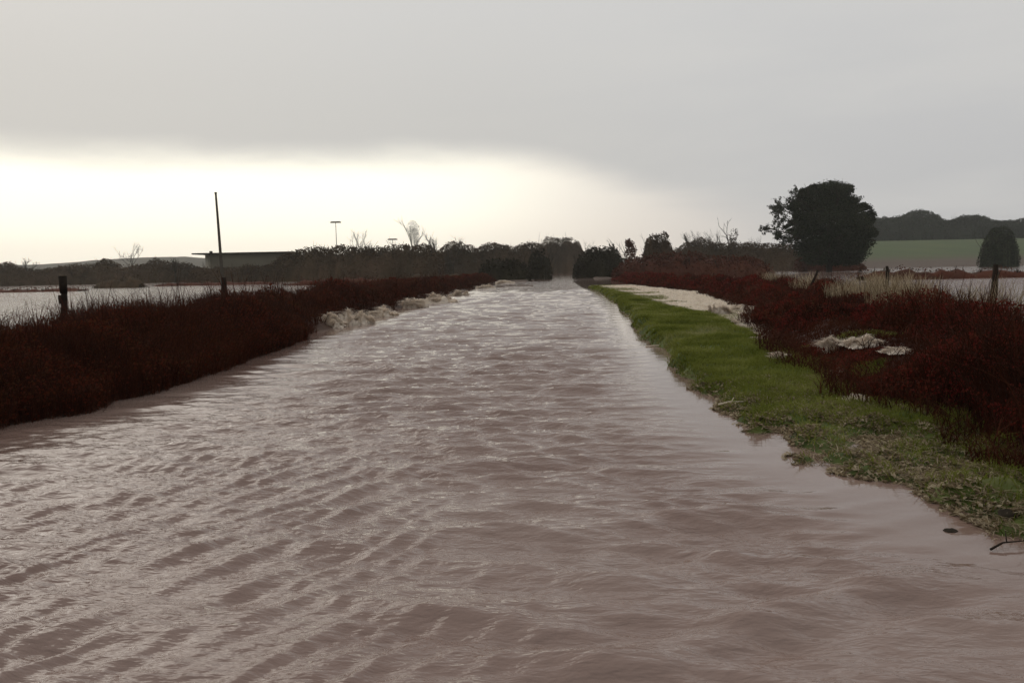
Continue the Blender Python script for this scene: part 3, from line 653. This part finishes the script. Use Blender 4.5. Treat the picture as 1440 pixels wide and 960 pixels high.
# the big dark evergreen
D = 150; p = atd(1168, 256, D); gz = float(ground(p[0], D)); k_ = D / F
root = empty('evergreen_tree', (p[0], D, gz), label='big dark domed evergreen tree with a straggling limb on its left', cat='tree')
def lp(px, py): q = atd(px, py, D); return np.array([q[0] - p[0], 0, q[2] - gz])
g = Geo(); tube(g, [(0, 0, -.4), (.1, 0, 2.5), (-.1, .1, 6), (.1, 0, 10), (0, 0, 13)], [.62, .5, .42, .3, .12], 9)
for i_ in range(16):
    zz = rng.uniform(2, 12); a = rng.uniform(0, 6.28); branch(g, np.array([0, 0, zz]), np.array([np.cos(a), np.sin(a), .5]), 4.2, .16, 2, .5, .2)
g.build('trunk', m_bark, root)
g = Geo(); tips = []
for (a, b__, c_) in [((1150, 345), (1118, 318), (1092, 300)), ((1150, 330), (1120, 305), (1100, 292)), ((1150, 350), (1112, 330), (1082, 322)), ((1145, 355), (1120, 335), (1102, 335)), ((1150, 320), (1128, 296), (1120, 280))]:
    A, B_, C_ = lp(*a), lp(*b__), lp(*c_); B_[1] = rng.uniform(-1.5, 1); C_[1] = B_[1] * 1.6
    tube(g, [A, (A + B_) / 2 + np.array([0, 0, .3]), B_, (B_ + C_) / 2, C_], [.2, .16, .12, .08, .04], 6)
    for f in (.35, .6, .8, 1):
        q = B_ + (C_ - B_) * f
        for _ in range(3):
            dd = (C_ - B_) / np.linalg.norm(C_ - B_) + rng.normal(size=3) * .6; dd /= np.linalg.norm(dd); branch(g, q, dd, 1.3, .05, 2, .6, .0, tips)
g.build('limb', m_bark, root)
g = Geo()
tp = np.array(tips); tp = tp[rng.random(len(tp)) < .5]; leaves(g, np.repeat(tp, 3, 0) + rng.normal(size=(len(tp) * 3, 3)) * .13, .26)
lob = [(1164, 310, 36, 38), (1124, 318, 15, 18), (1131, 297, 15, 15), (1142, 276, 13, 11), (1208, 320, 20, 20), (1196, 290, 16, 14), (1150, 284, 22, 22), (1180, 286, 24, 22), (1199, 306, 20, 22), (1216, 304, 10, 10), (1205, 332, 19, 24), (1138, 318, 20, 22), (1132, 335, 18, 20), (1160, 343, 42, 28), (1192, 346, 30, 24), (1150, 358, 26, 14), (1180, 360, 34, 13), (1208, 352, 14, 16), (1128, 305, 12, 14), (1170, 268, 24, 13), (1145, 362, 14, 9), (1198, 364, 16, 8), (1222, 303, 8, 9)]
for (a, b__, rx, rz_) in list(lob[:12]):
    for _ in range(7):
        th_ = rng.uniform(-.5, 3.6); q = rng.uniform(.85, 1.08); lob.append((a + rx * q * math.cos(th_), b__ - rz_ * q * math.sin(th_), rng.uniform(4, 10), rng.uniform(3, 8)))
lob = [l for l in lob if l[1] > 258 and 1108 < l[0] < 1230]
for (a, b__, rx, rz_) in lob:
    c_ = lp(a, b__); rx, rz_ = rx * k_, rz_ * k_; n_ = int(620 * rx * rx) + 300
    v = rng.normal(size=(n_, 3)); v /= np.linalg.norm(v, axis=1)[:, None]; v *= (rng.random(n_) ** .4 * (1 + .12 * rng.normal(size=n_)))[:, None]
    P = v * np.array([rx, rx * .85, rz_]) + c_; keep = fbm(P[:, 0] * 1.0 + P[:, 1] * .7, P[:, 2] * 1.1 + P[:, 1] * .4, 3) > (.37 if rx > 2.4 else .43)
    leaves(g, P[keep], .32, up=.6, rnd=np.clip(rng.random(int(keep.sum())) * .5 + rng.random() * .55, 0, 1))
g.build('crown', m_ever, root)

# ------------------------------------------------------------------ small debris
def driftstick(px, py, L_, rz__, label, mt=None, tilt=0.0, name='driftwood_stick', rad=.012):
    p = at(px, py, .02); root = empty(name, (p[0], p[1], max(.01, float(ground(p[0], p[1])) + .01)), rz__, label=label, cat='stick')
    g = Geo(); tube(g, [(-L_ / 2, 0, 0), (-L_ * .1, .02, .015 + tilt * L_ * .4), (L_ / 2, 0, .01 + tilt * L_)], [rad, rad * .8, rad * .4], 6, .6); g.build('stick', mt or m_wood, root)
    g = Geo(); tube(g, [(0, .02, .015 + tilt * L_ * .4), (L_ * .2, .08, .05 + tilt * L_ * .6)], [rad * .6, rad * .3], 5, .6); g.build('twig', mt or m_wood, root)
driftstick(1030, 572, .35, .3, 'pale stick at the waterline of the green verge halfway up the bank', m_pale)
driftstick(1420, 766, .26, .25, 'dark stick poking out of the water near the right edge of the picture', tilt=.05, rad=.007)
driftstick(925, 486, .5, .1, 'pale stick lying where the verge juts into the road water', m_pale)
def clod(px, py, s, label):
    p = at(px, py, .0); z0 = max(-.01, float(ground(p[0], p[1])))
    g = Geo(); nu, nv = 14, 8; V = []
    for j in range(nv):
        f = (j / (nv - 1) - .3) * np.pi * .71
        for i_ in range(nu):
            a = i_ / nu * 6.283; q = s * (.75 + .6 * float(fbm(np.array(np.cos(a) * 2 + px), np.array(np.sin(a) * 2 + f * 2), 4)))
            V.append((q * np.cos(a) * np.cos(f) * 1.3, q * np.sin(a) * np.cos(f), q * np.sin(f) * .55))
    Fc = [(j * nu + i_, j * nu + (i_ + 1) % nu, (j + 1) * nu + (i_ + 1) % nu, (j + 1) * nu + i_) for j in range(nv - 1) for i_ in range(nu)]
    g.add(V, Fc, rng.random(len(V))); o = g.build('mud_clod', m_bark); o.location = (p[0], p[1], z0)
    tag(o, label, 'clod', 'dark clods in the shallows by the verge')
clod(1337, 745, .035, 'dark clod alone in the shallow water left of the stick near the right edge')
clod(1418, 735, .05, 'largest dark clod by the right edge above the poking stick')
clod(1130, 726, .018, 'little lump floating in open water below the verge')
